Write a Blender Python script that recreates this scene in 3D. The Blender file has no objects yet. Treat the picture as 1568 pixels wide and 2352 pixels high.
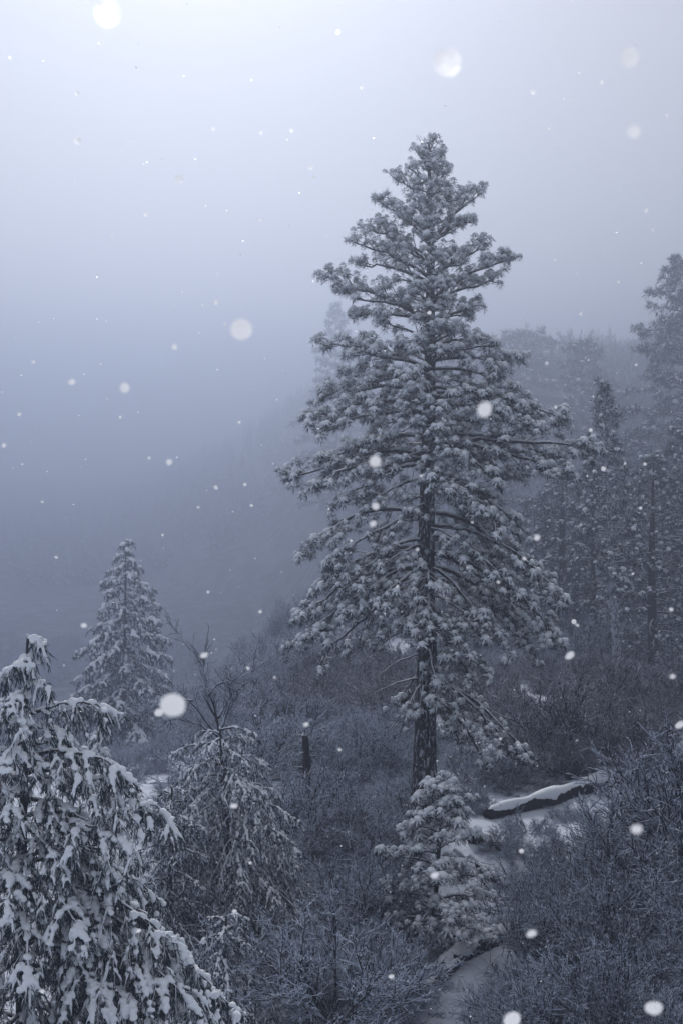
import bpy, math, random
import numpy as np
from mathutils import Vector, noise as mnoise

# ------------------------------------------------------------------ camera, sky, sun, exposure
scene = bpy.context.scene
C = bpy.context.collection
PITCH = math.radians(5.0)
cam_data = bpy.data.cameras.new('camera')
cam = bpy.data.objects.new('camera', cam_data); C.objects.link(cam)
cam_data.sensor_fit = 'VERTICAL'; cam_data.sensor_height = 36.0
cam_data.lens = 18.0 / math.tan(math.radians(22.5))
cam.location = (0, 0, 0)
cam.rotation_euler = (math.pi/2 - PITCH, 0, 0)
cam_data.clip_start = 0.05; cam_data.clip_end = 3000
cam_data.dof.use_dof = True; cam_data.dof.focus_distance = 33.0; cam_data.dof.aperture_fstop = 7.0
scene.camera = cam

SUN_EL, SUN_AZ = math.radians(33), math.radians(-7)      # azimuth from +Y, negative = left
SKY_STRENGTH = 0.05
w = bpy.data.worlds.new('World'); scene.world = w; w.use_nodes = True
nt = w.node_tree; nt.nodes.clear()
sky = nt.nodes.new('ShaderNodeTexSky'); sky.sky_type = 'NISHITA'; sky.sun_disc = False
sky.sun_elevation = SUN_EL; sky.sun_rotation = SUN_AZ
sky.air_density = 1.2; sky.dust_density = 3.0; sky.ozone_density = 3.5; sky.altitude = 1500
bg = nt.nodes.new('ShaderNodeBackground'); bg.inputs['Strength'].default_value = SKY_STRENGTH
out = nt.nodes.new('ShaderNodeOutputWorld')
hs = nt.nodes.new('ShaderNodeMix'); hs.data_type = 'RGBA'; hs.blend_type = 'MIX'   # thin even cloud sheet in front of the blue
hs.inputs[0].default_value = 0.56
hs.inputs[7].default_value = (25.4, 25.2, 26.2, 1)
nt.links.new(sky.outputs[0], hs.inputs[6])
nt.links.new(hs.outputs[2], bg.inputs['Color'])
nt.links.new(bg.outputs[0], out.inputs['Surface'])

sun_d = bpy.data.lights.new('sun', 'SUN'); sun_d.energy = 3.4; sun_d.angle = math.radians(14)
sun_d.color = (1.0, .98, .96)
sun = bpy.data.objects.new('sun', sun_d); C.objects.link(sun)
sd = Vector((math.sin(SUN_AZ)*math.cos(SUN_EL), math.cos(SUN_AZ)*math.cos(SUN_EL), math.sin(SUN_EL)))
sun.rotation_euler = (-sd).to_track_quat('-Z', 'Y').to_euler()
sun.location = sd*200

scene.view_settings.view_transform = 'Standard'; scene.view_settings.look = 'None'
scene.view_settings.gamma = 1.0; scene.view_settings.exposure = -0.52
scene.view_settings.use_curve_mapping = False
cy = scene.cycles
cy.max_bounces = 5; cy.diffuse_bounces = 3; cy.glossy_bounces = 1; cy.transmission_bounces = 2
cy.volume_bounces = 3; cy.transparent_max_bounces = 4
cy.use_denoising = True
try:
    cy.denoiser = 'OPENIMAGEDENOISE'; cy.denoising_input_passes = 'RGB_ALBEDO_NORMAL'
except Exception: pass
cy.use_adaptive_sampling = False
cy.caustics_reflective = False; cy.caustics_refractive = False

HAZE_DENSITY = 0.0043
HAZE_COLOR = (0.50, 0.555, 0.68, 1)

# ------------------------------------------------------------------ helpers
F = 2839.0
def P(px, py, D):
    """point seen at (px,py) of the 1568x2352 photograph, D metres ahead"""
    u = (px-784)/F; v = -(py-1176)/F
    y = math.cos(PITCH)+v*math.sin(PITCH); z = -math.sin(PITCH)+v*math.cos(PITCH)
    return np.array([u/y*D, D, z/y*D])
def ppm(D): return F/D*0.985
def PX(px, D): return P(px, 1700, D)[0]

def smooth(t): t = max(0.0, min(1.0, t)); return t*t*(3-2*t)
_Y = [-90, -50, -20, -5, 0, 5, 10, 17, 22, 27, 33, 42, 55, 70, 110, 160, 250, 400, 700, 1100]
_Z = [30, 17, 5, -0.8, -2.0, -4.2, -6.9, -10.1, -11.4, -11.6, -11.6, -12.0, -13.4, -15.2, -17.2, -20.5, -24, -26, -27, -27]
def ground(x, y):
    z = float(np.interp(y, _Y, _Z))
    bump = smooth((y-34)/16)*(1 if y < 90 else smooth((130-y)/40))
    z -= (3.0+4.5*smooth((y-52)/24))*smooth((-x-3)/9)*bump
    z += 1.2*smooth((x-6)/14)*smooth((y-26)/10)*smooth((60-y)/20)
    far = smooth((y-60)/150)
    if y > 90:
        u = x/y; ridge = smooth((u+0.22)/0.30)
        low = float(np.interp(y, [90, 110, 150, 200, 300, 450, 1100], [-23, -29, -46, -57, -64, -66, -66]))+92.0*ridge*smooth((y-280)/320)
        z += 38.0*ridge*smooth((y-110)/220)
        k = smooth((.10-u)/.18); z = z*(1-k)+low*k        # the ground drops into a misty valley on the left
    z += far*5.0*mnoise.noise(Vector((x*0.012, y*0.010, 3.1)))
    z += 0.35*mnoise.noise(Vector((x*0.21, y*0.21, 1.0))) + 0.10*mnoise.noise(Vector((x*0.9, y*0.9, 5.0)))
    return z

class MB:
    def __init__(s): s.v = []; s.f = []; s.m = []; s.n = 0
    def add(s, V, T, mat=0):
        V = np.asarray(V, float).reshape(-1, 3); T = np.asarray(T, np.int64).reshape(-1, 3)
        if len(T) == 0: return
        s.v.append(V); s.f.append(T+s.n); s.n += len(V)
        if np.isscalar(mat): s.m.append(np.full(len(T), mat, np.int32))
        else: s.m.append(np.asarray(mat, np.int32))
    def mesh(s, name, mats, smooth_shade=True, origin=None):
        V = np.concatenate(s.v); T = np.concatenate(s.f); M = np.concatenate(s.m)
        if origin is not None: V = V-np.asarray(origin)
        me = bpy.data.meshes.new(name)
        me.vertices.add(len(V)); me.vertices.foreach_set('co', V.astype(np.float32).ravel())
        me.loops.add(len(T)*3); me.loops.foreach_set('vertex_index', T.astype(np.int32).ravel())
        me.polygons.add(len(T)); me.polygons.foreach_set('loop_start', np.arange(0, len(T)*3, 3, dtype=np.int32))
        me.polygons.foreach_set('loop_total', np.full(len(T), 3, np.int32))
        me.polygons.foreach_set('material_index', M)
        me.polygons.foreach_set('use_smooth', np.full(len(T), smooth_shade))
        for m in (mats if isinstance(mats, (list, tuple)) else [mats]): me.materials.append(m)
        me.update(calc_edges=True)
        return me
def link(name, me, parent=None, loc=None, kind=None):
    o = bpy.data.objects.new(name, me); C.objects.link(o)
    if parent is not None: o.parent = parent
    if loc is not None: o.location = loc
    if kind: o['kind'] = kind
    return o
def thing(name, label, cat, loc, group=None):
    o = bpy.data.objects.new(name, None); C.objects.link(o)
    o.location = [float(a) for a in loc]; o.empty_display_size = 0.3
    o['label'] = label; o['category'] = cat
    if group: o['group'] = group
    return o
def tag(o, label, cat, group=None):
    o['label'] = label; o['category'] = cat
    if group: o['group'] = group
    return o

def nrm(a): return a/(np.linalg.norm(a, axis=-1, keepdims=True)+1e-9)
UP = np.array([0, 0, 1.0])

def tubes(Pts, R, sides=5, cap=True, ref=None, rough=0, rng=None):
    """Pts (n,k,3) R (n,k) -> verts, tris"""
    Pts = np.asarray(Pts, float); R = np.asarray(R, float)
    if Pts.ndim == 2: Pts = Pts[None]; R = R[None]
    n, k, _ = Pts.shape
    Tn = nrm(np.gradient(Pts, axis=1))
    rf = np.array([0.31, 0.52, 0.17]) if ref is None else ref
    A = nrm(np.cross(Tn, np.broadcast_to(rf, Tn.shape))); B = np.cross(Tn, A)
    a = np.arange(sides)*2*math.pi/sides
    RR = R[:, :, None]*np.ones(sides)
    if rough: RR = RR*(1+rough*(rng.random(RR.shape)-.5))
    V = Pts[:, :, None, :]+RR[..., None]*(np.cos(a)[None, None, :, None]*A[:, :, None, :]+np.sin(a)[None, None, :, None]*B[:, :, None, :])
    base = (np.arange(n)*k*sides)[:, None, None]
    i = np.arange(k-1)[None, :, None]*sides; j = np.arange(sides)[None, None, :]; j2 = (j+1) % sides
    a0 = base+i+j; a1 = base+i+j2; b0 = a0+sides; b1 = a1+sides
    T = [np.stack([a0, a1, b1], -1).reshape(-1, 3), np.stack([a0, b1, b0], -1).reshape(-1, 3)]
    if cap and sides > 2:
        for off, fl in ((0, 1), ((k-1)*sides, 0)):
            bb = (np.arange(n)*k*sides+off)[:, None]
            jj = np.arange(1, sides-1)[None, :]
            t = np.stack([bb+0*jj, bb+jj, bb+jj+1], -1).reshape(-1, 3)
            T.append(t[:, ::-1] if fl else t)
    return V.reshape(-1, 3), np.concatenate(T)

def blades(base, d, L, W, droop, rng):
    """n drooping needles or leaves, 3 triangles each"""
    base = np.asarray(base, float); n = len(base); d = nrm(d)
    L = np.broadcast_to(np.asarray(L, float), (n,))[:, None]; W = np.broadcast_to(np.asarray(W, float), (n,))[:, None]
    s = nrm(np.cross(d, nrm(rng.normal(size=(n, 3)))))*W*.5
    dr = np.asarray(droop)*L*UP
    m = base+d*L*.55-dr*.3; t = base+d*L*.95-dr
    V = np.stack([base-s*.7, base+s*.7, m-s, m+s, t], 1).reshape(-1, 3)
    k = (np.arange(n)*5)[:, None]
    T = np.concatenate([k+[0, 1, 3], k+[0, 3, 2], k+[2, 3, 4]], 0)
    return V, T

def slivers(base, d, L, W, droop, rng):
    """n small leaves, 2 triangles each"""
    n = len(base); d = nrm(d); L = L[:, None]; W = W[:, None]; sd_ = nrm(np.cross(d, nrm(rng.normal(size=(n, 3)))))*W*.5
    m = base+d*L*.5; t = base+d*L*.95-UP*droop*L
    V = np.stack([base, m-sd_, m+sd_, t], 1).reshape(-1, 3); k = (np.arange(n)*4)[:, None]
    return V, np.concatenate([k+[0, 2, 1], k+[1, 2, 3]], 0)
def frames(z, rng):
    z = nrm(np.asarray(z, float)); r = nrm(rng.normal(size=z.shape))
    x = nrm(np.cross(r, z)); y = np.cross(z, x)
    return np.stack([x, y, z], -1)       # columns
def stamp(V, T, pos, M, S):
    """copy a little mesh to many places"""
    n = len(pos); S = np.asarray(S, float)
    if S.ndim == 1: S = S[:, None, None]
    W = np.einsum('nij,kj->nki', M, V)*S+np.asarray(pos)[:, None, :]
    TT = (T[None]+(np.arange(n)*len(V))[:, None, None]).reshape(-1, 3)
    return W.reshape(-1, 3), TT

def bez(p0, p1, p2, p3, k):
    t = np.linspace(0, 1, k)[:, None]
    return (1-t)**3*p0+3*(1-t)**2*t*p1+3*(1-t)*t*t*p2+t**3*p3

# ------------------------------------------------------------------ materials
def mat(name):
    m = bpy.data.materials.new(name); m.use_nodes = True
    b = m.node_tree.nodes['Principled BSDF']
    return m, m.node_tree, b
def plain(name, a, b2, scale=3.0, rough=.8):
    m, t, b = mat(name)
    tc = t.nodes.new('ShaderNodeNewGeometry'); n = t.nodes.new('ShaderNodeTexNoise'); n.inputs['Scale'].default_value = scale
    n.inputs['Detail'].default_value = 3
    r = t.nodes.new('ShaderNodeValToRGB'); r.color_ramp.elements[0].position = .35; r.color_ramp.elements[1].position = .65
    r.color_ramp.elements[0].color = (*a, 1); r.color_ramp.elements[1].color = (*b2, 1)
    t.links.new(tc.outputs['Position'], n.inputs['Vector']); t.links.new(n.outputs['Fac'], r.inputs[0]); t.links.new(r.outputs[0], b.inputs['Base Color'])
    b.inputs['Roughness'].default_value = rough; b.inputs['Specular IOR Level'].default_value = .2
    return m
def snow_mat(name, col=(.82, .87, .93), bump=.25, scale=14):
    m, t, b = mat(name)
    b.inputs['Base Color'].default_value = (*col, 1); b.inputs['Roughness'].default_value = .75; b.inputs['Specular IOR Level'].default_value = .15
    g = t.nodes.new('ShaderNodeNewGeometry'); n = t.nodes.new('ShaderNodeTexNoise'); n.inputs['Scale'].default_value = scale; n.inputs['Detail'].default_value = 4
    bp = t.nodes.new('ShaderNodeBump'); bp.inputs['Strength'].default_value = bump; bp.inputs['Distance'].default_value = .05
    t.links.new(g.outputs['Position'], n.inputs['Vector']); t.links.new(n.outputs['Fac'], bp.inputs['Height']); t.links.new(bp.outputs[0], b.inputs['Normal'])
    return m
def lying_snow(name, dark, dark2, white=(.74, .79, .87), lo=.05, hi=.45, nscale=6.0, namt=.5, vscale=3.0):
    """bark or twig with snow lying where the surface faces up"""
    m, t, b = mat(name); N = t.nodes; L = t.links
    g = N.new('ShaderNodeNewGeometry'); sx = N.new('ShaderNodeSeparateXYZ'); L.new(g.outputs['Normal'], sx.inputs[0])
    n = N.new('ShaderNodeTexNoise'); n.inputs['Scale'].default_value = nscale; n.inputs['Detail'].default_value = 3
    L.new(g.outputs['Position'], n.inputs['Vector'])
    a = N.new('ShaderNodeMath'); a.operation = 'MULTIPLY_ADD'; a.inputs[1].default_value = namt*2; a.inputs[2].default_value = -namt
    L.new(n.outputs['Fac'], a.inputs[0])
    s = N.new('ShaderNodeMath'); s.operation = 'ADD'; L.new(a.outputs[0], s.inputs[0]); L.new(sx.outputs['Z'], s.inputs[1])
    mr = N.new('ShaderNodeMapRange'); mr.interpolation_type = 'SMOOTHSTEP'; mr.inputs['From Min'].default_value = lo; mr.inputs['From Max'].default_value = hi
    L.new(s.outputs[0], mr.inputs['Value'])
    n2 = N.new('ShaderNodeTexNoise'); n2.inputs['Scale'].default_value = vscale; L.new(g.outputs['Position'], n2.inputs['Vector'])
    mc = N.new('ShaderNodeMix'); mc.data_type = 'RGBA'; mc.inputs[6].default_value = (*dark, 1); mc.inputs[7].default_value = (*dark2, 1); L.new(n2.outputs['Fac'], mc.inputs[0])
    mx = N.new('ShaderNodeMix'); mx.data_type = 'RGBA'; L.new(mr.outputs[0], mx.inputs[0]); L.new(mc.outputs[2], mx.inputs[6]); mx.inputs[7].default_value = (*white, 1)
    L.new(mx.outputs[2], b.inputs['Base Color']); b.inputs['Roughness'].default_value = .85; b.inputs['Specular IOR Level'].default_value = .15
    return m

M_needle = plain('dark_needles', (.012, .022, .030), (.026, .042, .052), 5)
M_rime = plain('rimed_needles', (.34, .39, .44), (.70, .74, .80), 9)
M_snow = snow_mat('snow')
M_limb = lying_snow('limb_bark', (.025, .022, .022), (.05, .045, .045), lo=.2, hi=.6)
M_twig = lying_snow('frosted_twig', (.014, .017, .026), (.035, .038, .052), white=(.50, .57, .70), lo=-.1, hi=.5)
M_stem = lying_snow('dark_stem', (.02, .018, .02), (.045, .04, .045), white=(.60, .65, .72), lo=.35, hi=.7)
M_twig_red = lying_snow('frosted_red_twig', (.018, .018, .028), (.045, .042, .060), white=(.42, .44, .52), lo=.05, hi=.6)
M_twig_dark = lying_snow('frosted_dark_twig', (.010, .013, .020), (.026, .030, .042), white=(.45, .52, .65), lo=.0, hi=.6)
M_frost = plain('hoar_frost', (.42, .48, .60), (.72, .79, .90), 5)
M_cedar = plain('cedar_foliage', (.013, .026, .034), (.030, .048, .060), 6)
M_far = lying_snow('far_foliage', (.03, .042, .05), (.05, .065, .075), white=(.30, .34, .40), lo=.2, hi=.8)

def bark_mat(name='pine_bark', lo=.50):
    m, t, b = mat(name); N = t.nodes; L = t.links
    g = N.new('ShaderNodeNewGeometry'); mp = N.new('ShaderNodeMapping'); mp.inputs['Scale'].default_value = (17, 17, 5.5)
    L.new(g.outputs['Position'], mp.inputs[0])
    v = N.new('ShaderNodeTexNoise'); v.inputs['Scale'].default_value = 1.0; v.inputs['Detail'].default_value = 4; v.inputs['Distortion'].default_value = .8
    L.new(mp.outputs[0], v.inputs['Vector'])
    r = N.new('ShaderNodeValToRGB'); e = r.color_ramp.elements
    e[0].position = lo; e[0].color = (.020, .017, .016, 1); e[1].position = lo+.10; e[1].color = (.42, .46, .53, 1)
    L.new(v.outputs['Fac'], r.inputs[0]); L.new(r.outputs[0], b.inputs['Base Color']); b.inputs['Roughness'].default_value = .9
    bp = N.new('ShaderNodeBump'); bp.inputs['Strength'].default_value = .6; bp.inputs['Distance'].default_value = .05
    L.new(v.outputs['Fac'], bp.inputs['Height']); L.new(bp.outputs[0], b.inputs['Normal'])
    return m
M_bark = bark_mat(lo=.53); M_bark_snowy = bark_mat('snow_plastered_bark', .42)

# ------------------------------------------------------------------ haze
me = bpy.data.meshes.new('haze')
hx, hy0, hy1, hz0, hz1 = 660, -95, 1120, -78, 44
vs = [(x, y, z) for x in (-hx, hx) for y in (hy0, hy1) for z in (hz0, hz1)]
me.from_pydata(vs, [], [(0, 1, 3, 2), (4, 6, 7, 5), (0, 4, 5, 1), (2, 3, 7, 6), (0, 2, 6, 4), (1, 5, 7, 3)])
hm = bpy.data.materials.new('haze'); hm.use_nodes = True; t = hm.node_tree; t.nodes.clear()
pv = t.nodes.new('ShaderNodeVolumePrincipled'); pv.inputs['Color'].default_value = HAZE_COLOR; pv.inputs['Density'].default_value = HAZE_DENSITY
pv.inputs['Anisotropy'].default_value = 0.77
mo = t.nodes.new('ShaderNodeOutputMaterial'); t.links.new(pv.outputs[0], mo.inputs['Volume'])
me.materials.append(hm)
link('haze', me, kind='stuff')

# ------------------------------------------------------------------ ground
def ground_mat():
    m, t, b = mat('snowy_ground'); N = t.nodes; L = t.links
    g = N.new('ShaderNodeNewGeometry')
    n = N.new('ShaderNodeTexNoise'); n.inputs['Scale'].default_value = 1.1; n.inputs['Detail'].default_value = 8; n.inputs['Roughness'].default_value = .62
    L.new(g.outputs['Position'], n.inputs['Vector'])
    r = N.new('ShaderNodeValToRGB'); e = r.color_ramp.elements
    e[0].position = .34; e[0].color = (.05, .05, .06, 1); e[1].position = .40; e[1].color = (.62, .67, .76, 1)
    n2 = N.new('ShaderNodeTexNoise'); n2.inputs['Scale'].default_value = 6; n2.inputs['Detail'].default_value = 6; L.new(g.outputs['Position'], n2.inputs['Vector'])
    L.new(n.outputs['Fac'], r.inputs[0]); b.inputs['Roughness'].default_value = .8; b.inputs['Specular IOR Level'].default_value = .1
    # beyond the clearing the slopes are grown over with scrub, only specks of snow between
    n3 = N.new('ShaderNodeTexNoise'); n3.inputs['Scale'].default_value = .22; n3.inputs['Detail'].default_value = 9; n3.inputs['Roughness'].default_value = .7; L.new(g.outputs['Position'], n3.inputs['Vector'])
    r3 = N.new('ShaderNodeValToRGB'); r3.color_ramp.elements[0].position = .45; r3.color_ramp.elements[0].color = (.022, .027, .036, 1); r3.color_ramp.elements[1].position = .72; r3.color_ramp.elements[1].color = (.30, .34, .42, 1)
    L.new(n3.outputs['Fac'], r3.inputs[0])
    sp = N.new('ShaderNodeSeparateXYZ'); L.new(g.outputs['Position'], sp.inputs[0]); mr = N.new('ShaderNodeMapRange'); mr.interpolation_type = 'SMOOTHSTEP'; mr.inputs['From Min'].default_value = 96; mr.inputs['From Max'].default_value = 135; L.new(sp.outputs['Y'], mr.inputs['Value'])
    mx = N.new('ShaderNodeMix'); mx.data_type = 'RGBA'; L.new(mr.outputs[0], mx.inputs[0]); L.new(r.outputs[0], mx.inputs[6]); L.new(r3.outputs[0], mx.inputs[7]); L.new(mx.outputs[2], b.inputs['Base Color'])
    bp = N.new('ShaderNodeBump'); bp.inputs['Strength'].default_value = .45; bp.inputs['Distance'].default_value = .12
    L.new(n2.outputs['Fac'], bp.inputs['Height']); L.new(bp.outputs[0], b.inputs['Normal'])
    return m
ys = np.concatenate([np.linspace(-88, 14, 40), np.linspace(14.3, 45, 120), np.linspace(45.6, 120, 70), np.linspace(125, 1100, 60)])
sx_ = np.concatenate([np.linspace(-640, -60, 35), np.linspace(-57, -14, 35), np.linspace(-13.7, 14, 110), np.linspace(15, 57, 35), np.linspace(60, 640, 35)])
GV = np.array([[x, y, ground(x, y)] for y in ys for x in sx_])
nx = len(sx_); ii = (np.arange(len(ys)-1)[:, None]*nx+np.arange(nx-1)[None]).ravel()
gm = MB(); gm.add(GV, np.concatenate([np.stack([ii, ii+1, ii+nx+1], 1), np.stack([ii, ii+nx+1, ii+nx], 1)]))
link('ground', gm.mesh('ground', ground_mat()), kind='structure')

# ------------------------------------------------------------------ pine trees
def tuft_needles(n, rng, frost=0.0):
    """needles round a shoot end: some clumped into stout spikes, the rest single"""
    global _th
    stout = np.arange(n) < n*.28
    th = np.radians(np.where(stout, rng.uniform(6, 124, n), rng.uniform(4, 138, n))); ph = rng.uniform(0, 2*math.pi, n); _th = np.degrees(th)
    d = np.stack([np.sin(th)*np.cos(ph), np.sin(th)*np.sin(ph), np.cos(th)], 1)
    L = np.where(stout, rng.uniform(.65, 1.05, n), rng.uniform(.6, 1.0, n))[:, None]; s_ = nrm(np.cross(d, rng.normal(size=(n, 3))))*np.where(stout, rng.uniform(.026, .05, n), rng.uniform(.014, .025, n))[:, None]*(1.05 if n > 40 else 1.25 if n > 28 else 1.8)
    b = d*.12; t = d*L-UP*(.16*L)*np.sin(th)[:, None]
    m = d*.45*L-UP*.04
    V = np.stack([b-s_*.6, m-s_, m+s_, t], 1).reshape(-1, 3); k = (np.arange(n)*4)[:, None]
    return V, np.concatenate([k+[0, 2, 1], k+[1, 2, 3]], 1).reshape(-1, 3)
import bmesh
_b = bmesh.new(); bmesh.ops.create_icosphere(_b, subdivisions=1, radius=1); ICO = (np.array([v.co[:] for v in _b.verts]), np.array([[q.index for q in f.verts] for f in _b.faces])); _b.free()
OCT = (np.array([[1, 0, 0], [-1, 0, 0], [0, 1, 0], [0, -1, 0], [0, 0, 1], [0, 0, -1.]]), np.array([(0, 2, 4), (2, 1, 4), (1, 3, 4), (3, 0, 4), (2, 0, 5), (1, 2, 5), (3, 1, 5), (0, 3, 5)]))
def snow_star(rng, spokes=7):
    """snow pressed into a tuft: a small lump with ragged fingers running down the needles"""
    q = ICO[0]*[.25*rng.uniform(.8, 1.4), .23, .15]+[0, 0, .30]; V, T, n = [q], [ICO[1]], 12
    for i in range(spokes):
        a = 6.283*i/spokes+rng.uniform(-.35, .35); L = rng.uniform(.12, .32); dn = rng.uniform(.2, 1.1)
        d = nrm(np.array([math.cos(a), math.sin(a), -dn])); sd_ = nrm(np.cross(d, UP)); up = np.cross(sd_, d)
        M = np.stack([d*L, sd_*rng.uniform(.035, .08), up*rng.uniform(.035, .07)], 0)
        V.append(OCT[0]@M+np.array([math.cos(a), math.sin(a), 0])*.12+d*L*.75+[0, 0, .27]); T.append(OCT[1]+n); n += 6
    return np.concatenate(V), np.concatenate(T)
_r = np.random.default_rng(5)
TUFTS, TOPS = {}, {}
for _n in (50, 30, 18):
    TUFTS[_n] = []; TOPS[_n] = []
    for _k in range(9): TUFTS[_n].append(tuft_needles(_n, _r)); TOPS[_n].append(np.repeat(_th, 2))
STARS = {s: [snow_star(_r, s) for _ in range(9)] for s in (8, 3)}

def pine_branch(tree, base, root, tip, lift, r0, rng, high, lod=0, tuft=.21, snow=.75, fill=1.0, curls=0, twigdroop=.2, rime=1.0, cap=1.45):
    """one limb with twigs, needle tufts and the snow lying on them; 'high' 0..1 = place in the crown"""
    root = np.asarray(root, float); tip = np.asarray(tip, float); d = tip-root; L = np.linalg.norm(d)
    S = bez(root, root+d*.33+UP*lift, root+d*.72+UP*lift*.55, tip, 14)
    wob = np.cumsum(rng.normal(0, .018*L, (14, 3)), 0)*np.linspace(0, 1, 14)[:, None]; wob -= wob[-1]*np.linspace(0, 1, 14)[:, None]**2
    S = S+wob
    wood = MB(); green = MB(); snowb = MB()
    R = r0*(1-np.linspace(0, 1, 14))**.8+.010
    wood.add(*tubes(S, R, 6 if lod == 0 else 4))
    if lod == 0:
        sel = slice(2, 13)
        sn = S[sel]+UP*(R[sel, None]*.6); wr = R[sel]*(.75 if high < .6 else .45)*(.1+1.0*rng.random(11))
        snowb.add(*tubes(sn, wr+.004, 5))
    seg = np.linspace(0, 1, 14)
    def at(t): return np.array([np.interp(t, seg, S[:, i]) for i in range(3)])
    nt_ = max(4, int(L/(.135 if lod == 0 else tuft*.6)*fill))
    ts = np.sort(rng.uniform(.22 if L > 1 else .1, 1.0, nt_))
    tp, ta = [], []; Tw, Twr = [], []
    for q, t_ in enumerate(ts):
        p = at(t_); tg = nrm(at(min(1, t_+.05))-at(max(0, t_-.05)))
        side = nrm(np.cross(tg, UP))*(1 if q % 2 else -1)
        dd = nrm(tg*rng.uniform(.3, .9)+side*rng.uniform(.2, 1.0)+UP*rng.uniform(-.55, .55)*(1 if high < .5 else .7)+UP*(high-.35)*.5)
        tl = (.22+.42*(1-t_)*L*.5+.15*rng.random())*rng.uniform(.7, 1.25); tl = min(tl, 1.0)
        k = 6; s_ = np.linspace(0, 1, k)[:, None]
        end = dd*tl-UP*twigdroop*tl*(1-high)+UP*.12*high*tl
        path = p+dd*tl*s_+ (end-dd*tl)*s_**2+np.cumsum(rng.normal(0, .02*tl, (k, 3)), 0)
        Tw.append(path); Twr.append(np.linspace(.016, .007, k))
        tp.append(path[-1]); ta.append(dd)
        if tl > .33 and rng.random() < .8:
            for f_ in (3, 4) if lod == 0 else (3,):
                off = nrm(np.cross(dd, rng.normal(size=3)))*rng.uniform(.10, .2); off[2] = abs(off[2])*.6-.05
                e = path[f_]+off+dd*.08
                m_ = (path[f_]+e)/2+UP*.02
                ss = np.linspace(0, 1, k)[:, None]; Tw.append(path[f_]*(1-ss)+e*ss+(UP*.03*np.sin(ss*3.1))); Twr.append(np.linspace(.009, .006, k))
                tp.append(e); ta.append(nrm(off+dd*.5))
    for t_ in (.86, .93, .98, 1.0):
        p = at(t_); tp.append(p+rng.normal(0, .05, 3)); ta.append(nrm(d)+rng.normal(0, .3, 3)+UP*.2)
    wood.add(*tubes(np.array(Tw)[:, [0, 2, 3, 5]], np.array(Twr)[:, [0, 2, 3, 5]], 3, cap=False))
    tp = np.array(tp); ta = np.array(ta); n = len(tp)
    ax = nrm(nrm(ta)*.55+UP*rng.uniform(.35, .8, n)[:, None])
    sz = tuft*rng.uniform(.6, 1.3, n)
    nn = (50, 30, 18)[lod]
    for k in range(9):
        s_ = np.arange(n) % 9 == k
        if not s_.any(): continue
        V, T = TUFTS[nn][k]
        M = frames(ax[s_], rng); W, TT = stamp(V, T, tp[s_], M, sz[s_])
        # every needle is 3 triangles, stored block-wise per tuft
        nt2 = len(T); mi = np.zeros((int(s_.sum()), 1, nt2), np.int32); top = TOPS[nn][k][None, None, :]; mi[:] = (np.repeat(rng.random((int(s_.sum()), 1, nt2//2)), 2, 2) < np.clip(.25*high+(1-top/(58 if high < .6 else 85))*1.6*rime, .02+.22*high, 1))
        green.add(W, TT, mi.ravel())
        sp = rng.random(int(s_.sum())) < snow
        if sp.any():
            V, T = STARS[8 if lod == 0 else 3][k]
            sc = np.stack([sz[s_][sp]*cap*rng.uniform(.7, 1.2, sp.sum())]*1, 1)[:, :, None]
            W, TT = stamp(V, T, tp[s_][sp]+UP*.015, frames(ax[s_][sp]*.5+UP*.5, rng), sc); snowb.add(W, TT)
    if curls:
        for _ in range(curls):
            t_ = rng.uniform(.05, .7); p = at(t_); k = 12
            a0 = rng.uniform(0, 6.28); ww = rng.uniform(2.0, 5.5)*rng.choice([-1, 1]); rr = rng.uniform(.25, .9)
            hd = nrm(np.array([math.cos(a0), math.sin(a0)*.6, 0]))
            ang = -.4*rng.random()+np.linspace(0, 1, k)**1.4*ww
            st = rr/k
            dxy = np.cos(ang)*st; dz = -np.abs(np.sin(ang*.5+.3))*st*.9+np.sin(ang)*st*.5
            path = p+np.cumsum(hd[None]*dxy[:, None]+UP[None]*dz[:, None], 0)
            wood.add(*tubes(path, np.linspace(.014, .005, k), 4, cap=False))
    o = link('branch', wood.mesh('branch', M_limb, origin=base), tree)
    link('foliage', green.mesh('foliage', [M_needle, M_rime], origin=base), o, kind='stuff')
    if snowb.n: link('snow_cover', snowb.mesh('snow_cover', M_snow, origin=base), o, kind='stuff')
    return o

def trunk_mesh(pts, radii, rng, sides=40, n=160, rough=.10):
    pts = np.asarray(pts, float); s = np.linspace(0, 1, len(pts)); u = np.linspace(0, 1, n)
    Q = np.stack([np.interp(u, s, pts[:, i]) for i in range(3)], 1); Rr = np.interp(u, s, radii)
    V, T = tubes(Q, Rr, sides)
    c = np.repeat(Q, sides, 0); d = V-c
    for i in range(len(V)):
        v = V[i]
        r = mnoise.noise(Vector((v[0]*11, v[1]*11, v[2]*2.2)))
        V[i] = c[i]+d[i]*(1+rough*(abs(r)*2-.5)+.03*mnoise.noise(Vector(v*1.5)))
    m = MB(); m.add(V, T); return m

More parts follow.
